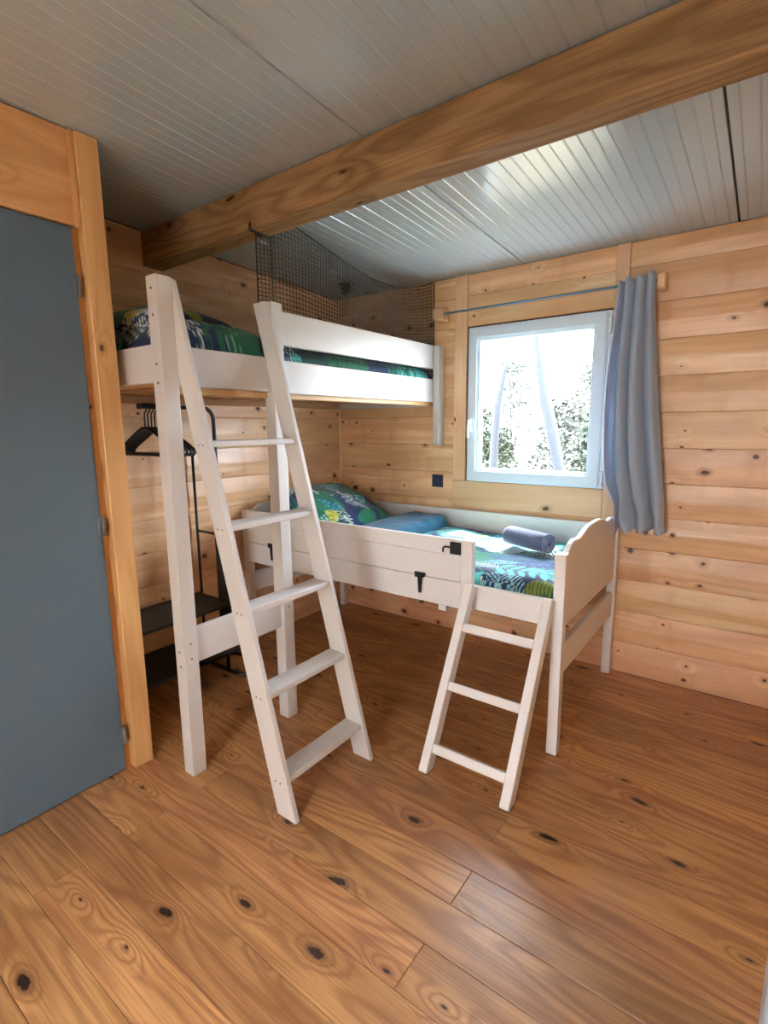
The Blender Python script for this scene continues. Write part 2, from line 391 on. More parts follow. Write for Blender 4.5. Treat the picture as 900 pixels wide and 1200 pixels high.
# window wall: backing in four pieces around the opening
def back_wall():
    o = empty('wall_back'); tag(o, 'knotty pine board wall with the window', None, None, 'structure')
    T = 0.16
    for nm, lo, hi in (('backing', (-0.12, 0.011, -0.08), (WX0+0.01, T, 2.6)), ('backing', (WX1-0.01, 0.011, -0.08), (XR+0.12, T, 2.6)),
                       ('backing', (WX0+0.01, 0.011, -0.08), (WX1-0.01, T, WZ0+0.01)), ('backing', (WX0+0.01, 0.011, WZ1-0.01), (WX1-0.01, T, 2.6))):
        box(nm, lo, hi, M['seam'], o, 0)
    for k in range(13):
        za, zb = k*H, min((k+1)*H, ZC-0.001)
        if zb-za < 0.02: continue
        if k < 5: board_span(o, 0.0, 1.95, za, zb, 'back') if k % 2 else board_span(o, 0.0, 1.40, za, zb, 'back'); board_span(o, 1.95 if k % 2 else 1.40, XR, za, zb, 'back')
        if k >= 5:
            board_span(o, 0.0, 0.972, za, zb, 'back'); board_span(o, 1.958, XR, za, zb, 'back')
        if k >= 11: board_span(o, 1.057, 1.892, max(za, WZ1+0.004), zb, 'back')
    return o
wall_back = back_wall()
wl = empty('wall_left'); tag(wl, 'knotty pine board wall behind the loft bed', None, None, 'structure')
box('backing', (-0.12, YF-0.1, -0.08), (-0.011, 0.011, 2.62), M['seam'], wl, 0)
for k in range(13):
    za, zb = k*H, (k+1)*H
    if k < 12: board_span(wl, -1.955, 0.0, za, zb, 'left')
    else: board_span(wl, -1.955, 0.0, za, (zc(-1.955)-0.001, zc(0)-0.001), 'left')
# partition carrying the blue door (returns to the left wall at the end of the loft bed)
wp = empty('wall_partition'); tag(wp, 'pine board partition with the blue door', None, None, 'structure')
DY0, DY1 = -2.058, -2.90      # door leaf
box('backing', (XD-0.09, YF, 0.0), (XD-0.031, DY1-0.06, 2.46), M['seam'], wp, 0)
box('backing', (-0.01, -2.03, 0.0), (XD-0.09, -1.967, 2.35), M['seam'], wp, 0)
for k in range(13):
    za = k*H; zb = (k+1)*H if k < 12 else zc(-1.955)-0.002
    board_span(wp, 0.0, XD-0.09, za, zb, 'alcove')
for k in range(13):
    za = k*H; zb = (k+1)*H if k < 12 else (zc(YF)-0.002, zc(DY1-0.06)-0.002)
    board_span(wp, YF, DY1-0.06, za, zb, 'part')
post = prism('post', [(-2.030, 0.0), (-1.953, 0.0), (-1.953, zc(-1.953)-0.001), (-2.030, zc(-2.030)-0.001)], 'x', XD-0.09, XD+0.004, None, wp, 0.003)
bpy.data.objects.remove(post)
post = grain_box('post', (XD-0.09, -2.030, 0.0), (XD+0.004, -1.953, zc(-1.953)-0.0015), M['doorwood'], wp, 'z', 0.003)
grain_box('header_board', (XD-0.09, -2.96, 2.058), (XD-0.022, -2.042, zc(-2.042)-0.0015), M['doorwood'], wp, 'y', 0.003)
grain_box('cover_strip', (XD-0.03, -2.045, 2.056), (XD-0.006, -2.031, zc(-2.031)-0.004), M['doorwood'], wp, 'z', 0.002)
grain_box('door_jamb', (XD-0.09, -2.056, 0.0), (XD-0.035, -2.031, 2.056), M['doorwood'], wp, 'z', 0.002)
grain_box('door_jamb', (XD-0.09, -2.96, 0.0), (XD-0.012, -2.905, 2.056), M['doorwood'], wp, 'z', 0.002)
# walls out of view that close the room
wr = empty('wall_right'); tag(wr, 'pine board wall closing the right side of the room', None, None, 'structure')
box('backing', (XR+0.011, YF-0.1, -0.08), (XR+0.12, 0.011, 2.62), M['seam'], wr, 0)
for k in range(13):
    za = k*H; zb = (k+1)*H if k < 12 else zc(0)-0.002
    if k < 12: board_span(wr, YF, 0.0, za, zb, 'right')
    else: board_span(wr, YF, 0.0, za, (zc(0)-0.001, zc(YF)-0.001), 'right')
GX0, GX1, GZ = 1.70, 2.60, 2.06    # opening of the unseen garden door, added for fill light
wf = empty('wall_front'); tag(wf, 'pine board wall with an added glazed garden door behind the camera', None, None, 'structure')
for lo, hi in (((-0.12, YF-0.12, -0.08), (GX0, YF-0.011, 2.62)), ((GX1, YF-0.12, -0.08), (XR+0.12, YF-0.011, 2.62)), ((GX0, YF-0.12, GZ), (GX1, YF-0.011, 2.62))):
    box('backing', lo, hi, M['seam'], wf, 0)
for k in range(14):
    za, zb = k*H, min((k+1)*H, zc(YF)-0.001)
    if zb-za < 0.02: continue
    if za >= GZ-0.1: board_span(wf, XD, XR, max(za, GZ), zb, 'front')
    else:
        board_span(wf, XD, GX0, za, zb, 'front'); board_span(wf, GX1, XR, za, zb, 'front')
gd = empty('fill_door', (2.15, YF-0.06, 0)); tag(gd, 'unseen glazed white garden door added behind the camera for fill light', None, None, 'structure')
for lo, hi in (((GX0, YF-0.09, 0), (GX0+0.08, YF-0.03, GZ)), ((GX1-0.08, YF-0.09, 0), (GX1, YF-0.03, GZ)), ((GX0+0.08, YF-0.09, GZ-0.08), (GX1-0.08, YF-0.03, GZ)), ((GX0+0.08, YF-0.09, 0), (GX1-0.08, YF-0.03, 0.10))):
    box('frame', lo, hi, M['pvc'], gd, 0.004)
box('pane', (GX0+0.08, YF-0.063, 0.10), (GX1-0.08, YF-0.057, GZ-0.08), M['glass'], gd, 0)

dr = empty('door_3', (XR-0.05, -2.2, 0)); tag(dr, 'pale blue grey door casing on the right wall beside the camera', None, None, 'structure')
box('casing', (2.6865, -1.86, 0.0), (XR-0.006, -1.79, 2.06), M['casing'], dr, 0.003)
box('casing', (2.70, -2.75, 0.0), (XR-0.006, -2.68, 2.06), M['casing'], dr, 0.003)
box('casing', (2.70, -2.68, 1.99), (XR-0.006, -1.86, 2.06), M['casing'], dr, 0.003)
box('leaf', (2.745, -2.68, 0.008), (XR-0.008, -1.86, 1.99), M['door'], dr, 0.002)
# ------------------------------------------------------------------ ceiling of ribbed steel panels
ceil = empty('ceiling'); tag(ceil, 'ribbed pale grey steel panel ceiling', None, None, 'structure')
def panel(xa, xb):
    P = 0.0465; g0, dep = 0.0032, 0.0018
    prof = [(xa+0.0032, 0.012), (xa+0.0032, 0.003), (xa+0.0048, 0.0)]
    x = xa+0.035; k = 0
    while x < xb-0.012:
        if k % 2 == 0: prof += [(x-g0, 0), (x-g0*0.3, dep), (x+g0*0.3, dep), (x+g0, 0)]
        else: prof += [(x-0.0045, 0), (x-0.0015, -0.0013), (x+0.0015, -0.0013), (x+0.0045, 0)]
        x += P; k += 1
    prof += [(xb-0.0048, 0.0), (xb-0.0032, 0.003), (xb-0.0032, 0.012)]
    vs = []
    for y in (YF, 0.011):
        for (x, z) in prof: vs.append((x, y, zc(y)+z))
    n = len(prof)
    fs = [[i, i+1, n+i+1, n+i] for i in range(n-1)]
    return mk('ceiling_panel', vs, fs, M['ceiling'], ceil)
xs = [0.0, 0.399, 1.399, 2.399, XR]
for a, b_ in zip(xs[:-1], xs[1:]): panel(a, b_)
vs = [(-0.12, YF-0.12, zc(YF-0.12)+0.008), (XR+0.12, YF-0.12, zc(YF-0.12)+0.008), (XR+0.12, 0.16, zc(0.16)+0.008), (-0.12, 0.16, zc(0.16)+0.008)]
vs += [(x, y, z+0.10) for x, y, z in vs]
mk('core_slab', vs, [[0, 1, 2, 3], [7, 6, 5, 4], [0, 4, 5, 1], [1, 5, 6, 2], [2, 6, 7, 3], [3, 7, 4, 0]], M['seam'], ceil)

# beam
beam = box('ceiling_beam', (0.002, -1.458, 2.165), (XR-0.002, -1.352, zc(-1.352)-0.003), M['beam'], None, 0.004)
tag(beam, 'heavy rough sawn timber beam crossing under the ceiling', None, None, 'structure')

# ------------------------------------------------------------------ trims round the window
t1 = grain_box('trim_1', (0.972, -0.014, 1.022), (1.056, 0.008, ZC-0.002), M['trimwood'], None, 'z', 0.002); tag(t1, 'vertical pine batten left of the window', None, None, 'structure')
t2 = grain_box('trim_2', (1.893, -0.014, 0.862), (1.957, 0.008, ZC-0.002), M['trimwood'], None, 'z', 0.002); tag(t2, 'vertical pine batten right of the window behind the curtain', None, None, 'structure')
t3 = box('trim_3', (0.972, -0.014, 0.862), (1.892, 0.008, 1.020), M['trimwood'], None, 0.002); tag(t3, 'wide horizontal pine board below the window', None, None, 'structure')
t4 = grain_box('trim_4', (0.004, -0.018, 0.02), (0.018, -0.006, zc(0)-0.01), M['trimwood'], None, 'z', 0.002); tag(t4, 'thin pine corner bead between the two board walls', None, None, 'structure')

# ------------------------------------------------------------------ window
win = empty('window_1', ((WX0+WX1)/2, 0.0, WZ0)); tag(win, 'white plastic tilt window with a single sash', None, None, 'structure')
def frame_ring(name, x0, x1, z0, z1, wd, ya, yb, mat, parent, bevel=0.004):
    """mitred rectangular ring"""
    o = [(x0, z0), (x1, z0), (x1, z1), (x0, z1)]; i = [(x0+wd, z0+wd), (x1-wd, z0+wd), (x1-wd, z1-wd), (x0+wd, z1-wd)]
    vs = []
    for y in (ya, yb):
        vs += [(p, y, q) for p, q in o] + [(p, y, q) for p, q in i]
    fs = []
    for k in range(4):
        n = (k+1) % 4
        fs += [[k, n, 4+n, 4+k], [8+n, 8+k, 12+k, 12+n], [k, 8+k, 8+n, n], [4+k, 4+n, 12+n, 12+k]]
    ob = mk(name, vs, fs, mat, parent)
    bm = bmesh.new(); bm.from_mesh(ob.data); bmesh.ops.recalc_face_normals(bm, faces=bm.faces)
    ed = [e for e in bm.edges if len(e.link_faces) == 2 and e.calc_face_angle(0) > R(40)]
    bmesh.ops.bevel(bm, geom=ed, offset=bevel, segments=2, affect='EDGES'); bm.to_mesh(ob.data); bm.free()
    return ob
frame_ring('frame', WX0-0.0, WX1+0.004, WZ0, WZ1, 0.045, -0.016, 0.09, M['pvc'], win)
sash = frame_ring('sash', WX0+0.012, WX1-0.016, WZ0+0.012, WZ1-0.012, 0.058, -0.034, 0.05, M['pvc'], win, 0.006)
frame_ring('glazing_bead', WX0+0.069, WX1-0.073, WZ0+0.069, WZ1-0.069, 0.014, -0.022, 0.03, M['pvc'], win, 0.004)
box('pane', (WX0+0.075, 0.002, WZ0+0.075), (WX1-0.078, 0.010, WZ1-0.075), M['glass'], win, 0)
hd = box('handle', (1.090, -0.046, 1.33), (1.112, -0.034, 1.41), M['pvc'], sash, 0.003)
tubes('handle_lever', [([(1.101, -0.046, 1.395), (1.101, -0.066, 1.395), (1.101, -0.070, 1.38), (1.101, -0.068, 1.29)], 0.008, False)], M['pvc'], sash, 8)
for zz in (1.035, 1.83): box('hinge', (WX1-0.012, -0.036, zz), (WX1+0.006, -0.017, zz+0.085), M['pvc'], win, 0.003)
# outer reveal sill
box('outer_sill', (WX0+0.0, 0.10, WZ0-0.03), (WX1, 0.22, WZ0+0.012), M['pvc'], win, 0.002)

# ------------------------------------------------------------------ blue door
door = empty('door_1', (XD-0.05, -2.48, 0)); tag(door, 'slate blue painted flush door on steel hinges', None, None, 'structure')
box('leaf', (XD-0.058, DY1, 0.008), (XD-0.018, DY0, 2.050), M['door'], door, 0.002)
for zz in (0.16, 1.01, 1.858):
    h_ = box('hinge', (XD-0.018, -2.072, zz-0.036), (XD-0.014, -2.050, zz+0.036), M['steel'], door, 0.001)
    tubes('hinge_pin', [([(XD-0.0125, -2.0535, zz-0.036), (XD-0.0125, -2.0535, zz+0.036)], 0.005, False)], M['steel'], h_, 8)
tubes('door_handle', [([(XD-0.02, -2.83, 1.04), (XD+0.035, -2.83, 1.04), (XD+0.04, -2.82, 1.04), (XD+0.04, -2.71, 1.04)], 0.009, False)], M['steel'], door, 8)

# ------------------------------------------------------------------ loft bed
def screw(parent, c, axis, r=0.005, mat=None):
    d = {'x': Vector((1, 0, 0)), 'y': Vector((0, 1, 0)), 'z': Vector((0, 0, 1))}[axis]
    c = Vector(c)
    return tubes('screw', [([c-d*0.002, c+d*0.0012], r, False)], mat or M['screw'], parent, 8, False)
PX, PS, PY1, PY2, HT = 0.8754, 0.0613, -1.923, -1.4133, 1.8885
lb = empty('loft_bed', (0.45, -0.97, 0)); tag(lb, 'white wooden loft bed with tall corner posts along the left wall', 'bed')
def shaped_post(lo, hi):
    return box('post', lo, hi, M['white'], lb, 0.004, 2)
p1 = shaped_post((PX-PS, PY1, 0), (PX, PY1+PS, HT)); p2 = shaped_post((PX-PS, PY2, 0), (PX, PY2+PS, HT))
p3 = shaped_post((0.012, PY1, 0), (0.012+PS, PY1+PS, 1.70))
for zz in (1.845, 1.757, 1.592, 1.528):
    screw(p1, (PX-PS*0.5, PY1, zz), 'y', 0.0045)
for zz in (0.50, 0.56): screw(p1, (PX, PY1+0.03, zz-0.01), 'x', 0.004); screw(p1, (PX-0.03, PY1, zz-0.04), 'y', 0.004)
screw(p2, (PX, PY2+0.03, 0.55), 'x', 0.004)
RX0, RX1 = PX-0.045, PX-0.017
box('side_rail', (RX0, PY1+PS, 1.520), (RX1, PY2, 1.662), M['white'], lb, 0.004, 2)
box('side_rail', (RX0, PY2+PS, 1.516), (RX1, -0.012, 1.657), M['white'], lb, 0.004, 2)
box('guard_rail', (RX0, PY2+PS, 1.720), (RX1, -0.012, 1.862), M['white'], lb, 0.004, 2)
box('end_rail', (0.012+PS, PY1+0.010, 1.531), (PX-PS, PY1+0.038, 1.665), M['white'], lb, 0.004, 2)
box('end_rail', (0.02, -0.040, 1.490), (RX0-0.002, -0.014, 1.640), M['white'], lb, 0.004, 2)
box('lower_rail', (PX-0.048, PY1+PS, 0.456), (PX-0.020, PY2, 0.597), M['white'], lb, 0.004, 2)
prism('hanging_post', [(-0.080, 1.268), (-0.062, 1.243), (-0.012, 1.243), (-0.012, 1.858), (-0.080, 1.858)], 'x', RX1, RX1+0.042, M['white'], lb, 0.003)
grain_box('support_batten', (RX0-0.034, PY1+0.065, 1.494), (RX0-0.001, -0.042, 1.532), M['slat'], lb, 'y', 0.003)
grain_box('support_batten', (0.016, PY1+0.065, 1.494), (0.046, -0.042, 1.532), M['slat'], lb, 'y', 0.003)
sm = box_mesh('slat', RX0-0.040-0.014, 0.07, 0.018, M['slat'], 0.003)
for i in range(15):
    o = link_mesh('slat', sm, lb, ((RX0-0.026)/2, -1.83+i*0.125, 1.541))

# loft ladder leaning between the two front posts
TL = (0.871, 1.875); FT = (1.388, 0.0)
ll = empty('loft_ladder', (1.1, -1.64, 0)); tag(ll, 'tall white wooden ladder with five flat treads leaning against the loft bed', 'ladder')
sw = 0.094
def lx(z): return FT[0]+(TL[0]-FT[0])*z/TL[1]
poly = [(lx(0)-sw, 0.0), (lx(0), 0.0), (lx(1.885), 1.885), (lx(1.885)-sw+0.012, 1.885)]
for ya, yb in ((-1.8612, -1.8402), (-1.4355, -1.4145)):
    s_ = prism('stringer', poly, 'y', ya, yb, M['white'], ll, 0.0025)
    for zz in (0.13, 0.425, 0.72, 1.015, 1.31):
        for dx in (-0.06, -0.035):
            screw(s_, (lx(zz)+dx, ya, zz), 'y', 0.003)
for zz in (0.150, 0.443, 0.737, 1.030, 1.325):
    t0 = lx(zz)
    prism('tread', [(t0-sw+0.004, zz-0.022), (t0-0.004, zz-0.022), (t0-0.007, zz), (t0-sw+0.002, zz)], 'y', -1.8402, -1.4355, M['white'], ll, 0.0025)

# ------------------------------------------------------------------ low bed
FX, FY, FS = 1.9974, -0.956, 0.0442
bed = empty('low_bed', (1.0, -0.49, 0)); tag(bed, 'low white wooden bed with wavy footboard under the window', 'bed')
for x0 in (FX-FS, 0.020):
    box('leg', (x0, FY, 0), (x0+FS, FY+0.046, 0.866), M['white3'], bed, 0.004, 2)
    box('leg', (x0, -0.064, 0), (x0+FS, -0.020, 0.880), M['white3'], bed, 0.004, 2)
wave = [(-0.912, 0.858), (-0.890, 0.864), (-0.868, 0.876), (-0.845, 0.890), (-0.815, 0.899), (-0.78, 0.899), (-0.745, 0.894), (-0.71, 0.897), (-0.675, 0.906), (-0.63, 0.918), (-0.575, 0.926)]
wave_pts = wave + [(-0.49, 0.928)] + [(-0.98-y, z) for y, z in reversed(wave)]
def end_board(xa, xb, nm):
    poly = [(-0.068, 0.548), (-0.912, 0.548)] + wave_pts
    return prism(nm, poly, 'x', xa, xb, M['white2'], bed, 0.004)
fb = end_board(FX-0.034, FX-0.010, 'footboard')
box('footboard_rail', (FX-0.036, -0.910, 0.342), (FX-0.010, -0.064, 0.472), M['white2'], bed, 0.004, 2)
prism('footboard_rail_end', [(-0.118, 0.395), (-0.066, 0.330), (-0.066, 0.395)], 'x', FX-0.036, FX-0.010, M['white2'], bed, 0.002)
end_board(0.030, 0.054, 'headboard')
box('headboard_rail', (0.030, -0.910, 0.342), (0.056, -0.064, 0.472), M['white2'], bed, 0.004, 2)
for zz in (0.80, 0.60, 0.46):
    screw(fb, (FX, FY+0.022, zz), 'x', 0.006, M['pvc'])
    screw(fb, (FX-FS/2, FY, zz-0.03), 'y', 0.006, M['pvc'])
# front side: three boards and an end post, gap for the ladder
X0, X1 = 0.066, 1.538
for za, zb in ((0.549, 0.6705), (0.6735, 0.7945), (0.7975, 0.868)):
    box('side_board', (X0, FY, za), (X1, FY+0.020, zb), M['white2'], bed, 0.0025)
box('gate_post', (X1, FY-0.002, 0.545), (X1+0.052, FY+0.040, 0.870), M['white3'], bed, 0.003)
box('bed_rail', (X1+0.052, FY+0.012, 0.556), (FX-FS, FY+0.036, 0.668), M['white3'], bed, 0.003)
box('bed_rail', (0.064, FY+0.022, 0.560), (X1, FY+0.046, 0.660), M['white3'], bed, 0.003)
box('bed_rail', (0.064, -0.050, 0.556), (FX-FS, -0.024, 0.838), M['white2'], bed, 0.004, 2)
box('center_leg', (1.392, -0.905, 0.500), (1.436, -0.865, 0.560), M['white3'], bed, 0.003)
sm2 = box_mesh('slat', 0.07, 0.86, 0.018, M['slat'], 0.003)
for i in range(14): link_mesh('slat', sm2, bed, (0.17+i*0.13, -0.485, 0.566))
def t_handle(x):
    a = prism('strap_handle', [(x-0.030, 0.690), (x+0.030, 0.690), (x+0.026, 0.668), (x+0.012, 0.664), (x+0.007, 0.588), (x-0.007, 0.588), (x-0.012, 0.664), (x-0.028, 0.662)], 'y', FY-0.012, FY, M['black'], bed, 0.003)
    return a
t_handle(1.325); t_handle(0.288)
pl = box('latch_plate', (1.483, FY-0.006, 0.800), (1.5375, FY, 0.857), M['blackmetal'], bed, 0.002)
tubes('latch_hook', [([(1.484, FY-0.008, 0.832), (1.462, FY-0.010, 0.832), (1.452, FY-0.010, 0.826), (1.450, FY-0.010, 0.806)], 0.0048, False)], M['blackmetal'], pl, 8)

# low bed ladder
sl_ = empty('bed_ladder', (1.775, -1.2, 0)); tag(sl_, 'short white wooden ladder with three rungs leaning on the low bed', 'ladder')
A_, B_ = -1.385, 0.552
def ly(z): return A_+B_*z
dv = Vector((0, B_, 1)).normalized(); dn_ = Vector((0, 1, -B_)).normalized()
for xa in (1.583, 1.929):
    poly = []
    D = 0.058/dv.z
    poly = [(ly(0.012), 0.012), (ly(0)+0.014, 0.0), (ly(0)+D-0.01, 0.0), (ly(0.008)+D, 0.008), (ly(0.69)+D-0.020, 0.672), (ly(0.69), 0.694)]
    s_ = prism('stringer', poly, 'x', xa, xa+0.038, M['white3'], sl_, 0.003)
    prism('foot_pad', [(ly(0)+0.012, -0.0), (ly(0)+D-0.008, -0.0), (ly(0)+D-0.008, 0.004), (ly(0)+0.012, 0.004)], 'x', xa+0.003, xa+0.0385, M['black'], s_, 0)
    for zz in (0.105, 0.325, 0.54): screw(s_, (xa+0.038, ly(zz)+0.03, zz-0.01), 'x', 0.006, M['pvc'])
for zz in (0.112, 0.330, 0.545):
    c0 = Vector((0, ly(zz), zz)); a1 = dn_*0.046; b1 = -dv*0.036
    pts = [c0+dn_*0.003, c0+a1, c0+a1+b1, c0+dn_*0.003+b1]
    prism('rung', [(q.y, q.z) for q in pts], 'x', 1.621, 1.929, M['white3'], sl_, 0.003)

# ------------------------------------------------------------------ bedding print (flat textile print computed per vertex)
NAVY = np.array((0.012, 0.028, 0.095)); TEAL = (0.02, 0.19, 0.24); AQUA = (0.10, 0.52, 0.47); GREEN = (0.012, 0.17, 0.085)
DGREEN = (0.008, 0.075, 0.06); WHITE = (0.72, 0.80, 0.76); YEL = (0.62, 0.55, 0.06); OLIVE = (0.20, 0.24, 0.03); BLUE = (0.03, 0.14, 0.36); PALE = (0.30, 0.62, 0.66)
def ell(U, V, cx, cy, a, L, W):
    ca, sa = math.cos(a), math.sin(a)
    u = ((U-cx)*ca+(V-cy)*sa)/L; v = (-(U-cx)*sa+(V-cy)*ca)/W
    return u, v
def m_sprig(C, U, V, cx, cy, a, L, c, stem=None):
    u, v = ell(U, V, cx, cy, a, 1, 1)
    C[(np.abs(v) < 0.0022) & (u > 0) & (u < L)] = stem or c
    n = 7
    for i in range(n):
        t = L*(0.12+0.86*i/(n-1)); s = L*0.23*(1-0.35*i/n)
        for sd in (-1, 1):
            an = a+sd*R(52); px = cx+math.cos(a)*t+math.cos(an)*s*0.62; py = cy+math.sin(a)*t+math.sin(an)*s*0.62
            uu, vv = ell(U, V, px, py, an, s*0.5, s*0.19)
            C[uu*uu+vv*vv < 1] = c
def m_palm(C, U, V, cx, cy, a, L, c, n=13, spread=75):
    for i in range(n):
        an = a+R(-spread+2*spread*i/(n-1)); l = L*(0.72+0.28*math.cos(R(-spread+2*spread*i/(n-1))))
        u, v = ell(U, V, cx, cy, an, l, L*0.045)
        C[(u > 0.02) & (u < 1) & (np.abs(v) < np.sqrt(np.clip(u, 0, 1))*(1-u)*2.0)] = c
def m_leaf(C, U, V, cx, cy, a, L, W, fill, vein, nv=10):
    u, v = ell(U, V, cx, cy, a, L, W)
    uc = np.clip(u, 0, 1); prof = np.sin(np.pi*uc**0.8)**0.9
    ins = (u > 0) & (u < 1) & (np.abs(v) < prof)
    C[ins] = fill
    st = ((u-np.abs(v)*0.22)*nv) % 1.0
    C[ins & ((st < 0.30) | (np.abs(v) < 0.05)) & (np.abs(v) < prof*0.94)] = vein
def m_spot(C, U, V, cx, cy, r, c):
    C[(U-cx)**2+((V-cy)*1.15)**2 < r*r] = c
def print_colors(U, V, seed, size, n, extra=()):
    """U,V metres; scatter of tropical leaves over navy cloth"""
    rg = random.Random(seed); C = np.tile(NAVY, (U.size, 1)).astype(float); U = U.ravel(); V = V.ravel()
    u0, u1, v0, v1 = U.min(), U.max(), V.min(), V.max()
    for i in range(n):
        cx, cy, a = rg.uniform(u0, u1), rg.uniform(v0, v1), rg.uniform(0, 6.283); k = rg.random(); s = size*rg.uniform(0.7, 1.25)
        sel = (np.abs(U-cx) < s*1.3) & (np.abs(V-cy) < s*1.3)
        if not sel.any(): continue
        Cs, Us, Vs = C[sel], U[sel], V[sel]
        if k < 0.25: m_palm(Cs, Us, Vs, cx, cy, a, s, rg.choice([GREEN, DGREEN, TEAL, AQUA]))
        elif k < 0.50: m_leaf(Cs, Us, Vs, cx, cy, a, s, s*0.24, rg.choice([TEAL, GREEN, DGREEN, BLUE]), rg.choice([AQUA, WHITE, PALE, GREEN]), rg.choice([8, 11, 14]))
        elif k < 0.72: m_sprig(Cs, Us, Vs, cx, cy, a, s*0.8, rg.choice([AQUA, WHITE, PALE, TEAL]))
        elif k < 0.90: m_leaf(Cs, Us, Vs, cx, cy, a, s*0.8, s*0.2, rg.choice([NAVY, DGREEN]), rg.choice([WHITE, PALE]), 13)
        else: m_leaf(Cs, Us, Vs, cx, cy, a, s*0.5, s*0.16, rg.choice([YEL, OLIVE]), rg.choice([OLIVE, DGREEN]), 9)
        C[sel] = Cs
    for fn, args in extra: fn(C, U, V, *args)
    return C
def set_print(me, C):
    at = me.color_attributes.new('print', 'FLOAT_COLOR', 'POINT')
    rgba = np.ones((len(me.vertices), 4), dtype=np.float32); rgba[:, :3] = C
    at.data.foreach_set('color', rgba.ravel())
def vnoise(U, V, sc, seed):
    rs = np.random.RandomState(seed); G = rs.rand(64, 64)
    x = U*sc+17.3; y = V*sc+9.1; xi = np.floor(x).astype(int); yi = np.floor(y).astype(int); fx = x-xi; fy = y-yi
    fx = fx*fx*(3-2*fx); fy = fy*fy*(3-2*fy)
    g_ = lambda a, b_: G[a % 64, b_ % 64]
    return (g_(xi, yi)*(1-fx)+g_(xi+1, yi)*fx)*(1-fy)+(g_(xi, yi+1)*(1-fx)+g_(xi+1, yi+1)*fx)*fy
def ridge(U, V, sc, seed): return 1-np.abs(2*vnoise(U, V, sc, seed)-1)
def grid_obj(name, X, Y, Z, mat, thick=0.0, C=None):
    n, m = X.shape
    idx = np.arange(n*m).reshape(n, m)
    F = np.stack([idx[:-1, :-1], idx[1:, :-1], idx[1:, 1:], idx[:-1, 1:]], -1).reshape(-1, 4)
    V = np.stack([X.ravel(), Y.ravel(), Z.ravel()], -1)
    c = (V.min(0)+V.max(0))/2; c[2] = V[:, 2].min()
    me = bpy.data.meshes.new(name); me.from_pydata((V-c).tolist(), [], F.tolist()); me.update()
    me.materials.append(mat); me.polygons.foreach_set('use_smooth', [True]*len(me.polygons))
    if C is not None: set_print(me, C)
    o = link_mesh(name, me, None, c)
    if thick:
        s = o.modifiers.new('thick', 'SOLIDIFY'); s.thickness = thick; s.offset = -1
    return o
def duvet(name, x0, x1, y0, y1, ztop, zedge, seed, res, size, n, extra=(), hfun=None, wr=0.010):
    nx, ny = int((x1-x0)/res)+1, int((y1-y0)/res)+1
    a = np.linspace(0, 1, nx)[:, None]*np.ones((1, ny)); b_ = np.ones((nx, 1))*np.linspace(0, 1, ny)[None, :]
    X, Y = x0+(x1-x0)*a, y0+(y1-y0)*b_
    e = np.minimum(np.minimum(X-x0, x1-X), np.minimum(Y-y0, y1-Y)); t = np.clip(e/0.07, 0, 1)
    Z = zedge+(ztop-zedge)*np.sqrt(1-(1-t)**2)
    wk = 0.6*ridge(X, Y, 4.5, seed)+0.4*ridge(X+0.3*Y, Y-0.2*X, 9, seed+1)
    Z = Z+(wk-0.6)*wr*2*t + (vnoise(X, Y, 2.5, seed+2)-0.5)*0.03*t
    if hfun is not None: Z = Z+hfun(X, Y)*t
    U = X + (Z-ztop)*0.3; V = Y.copy()
    # let the print run over the rounded edge
    V = np.where(Y-y0 < 0.07, V-(ztop-Z)*0.8, V)
    C = print_colors(U, V, seed, size, n, extra)
    return grid_obj(name, X, Y, Z, M['bedding'], 0.0, C)
ex = [(m_palm, (1.35, -0.72, R(20), 0.34, GREEN)), (m_leaf, (1.05, -0.75, R(35), 0.40, 0.09, TEAL, AQUA, 12)),
      (m_leaf, (1.30, -0.35, R(-10), 0.30, 0.07, PALE, WHITE, 9)), (m_leaf, (1.02, -0.30, R(25), 0.28, 0.08, AQUA, PALE, 9)), (m_leaf, (1.62, -0.38, R(200), 0.22, 0.06, WHITE, PALE, 9)),
      (m_leaf, (1.18, -0.28, R(20), 0.16, 0.045, YEL, OLIVE, 6)),
      (m_leaf, (1.50, -0.60, R(10), 0.42, 0.08, NAVY, TEAL, 14)), (m_leaf, (1.70, -0.66, R(5), 0.26, 0.07, NAVY, BLUE, 7)), (m_leaf, (1.60, -0.95, R(25), 0.15, 0.05, NAVY, WHITE, 7)), (m_leaf, (1.66, -1.02, R(75), 0.22, 0.065, NAVY, PALE, 9)),
      (m_leaf, (1.80, -1.04, R(112), 0.25, 0.06, NAVY, PALE, 11)), (m_sprig, (1.60, -0.79, R(-3), 0.36, AQUA)),
      (m_leaf, (1.80, -0.99, R(20), 0.22, 0.085, OLIVE, DGREEN, 12)), (m_leaf, (1.62, -0.20, R(5), 0.32, 0.07, GREEN, AQUA, 10))]
lm = box('mattress', (0.068, FY+0.048, 0.5755), (FX-0.040, -0.052, 0.665), M['mattress'], None, 0.02, 2)
tag(lm, 'white mattress lying in the low bed under the leaf duvet', 'mattress')
ld = duvet('duvet', 0.070, FX-0.040, FY+0.040, -0.052, 0.722, 0.664, 11, 0.0048, 0.34, 70, ex)
tag(ld, 'navy duvet with tropical leaf print on the low bed', 'duvet')
um = box('mattress', (0.018, PY1+0.066, 1.5515), (RX0-0.002, -0.044, 1.650), M['mattress'], None, 0.02, 2)
tag(um, 'white mattress lying on the slats of the loft bed', 'mattress')
def hump(X, Y): return 0.035*np.clip((-1.25-Y)/0.25, 0, 1)
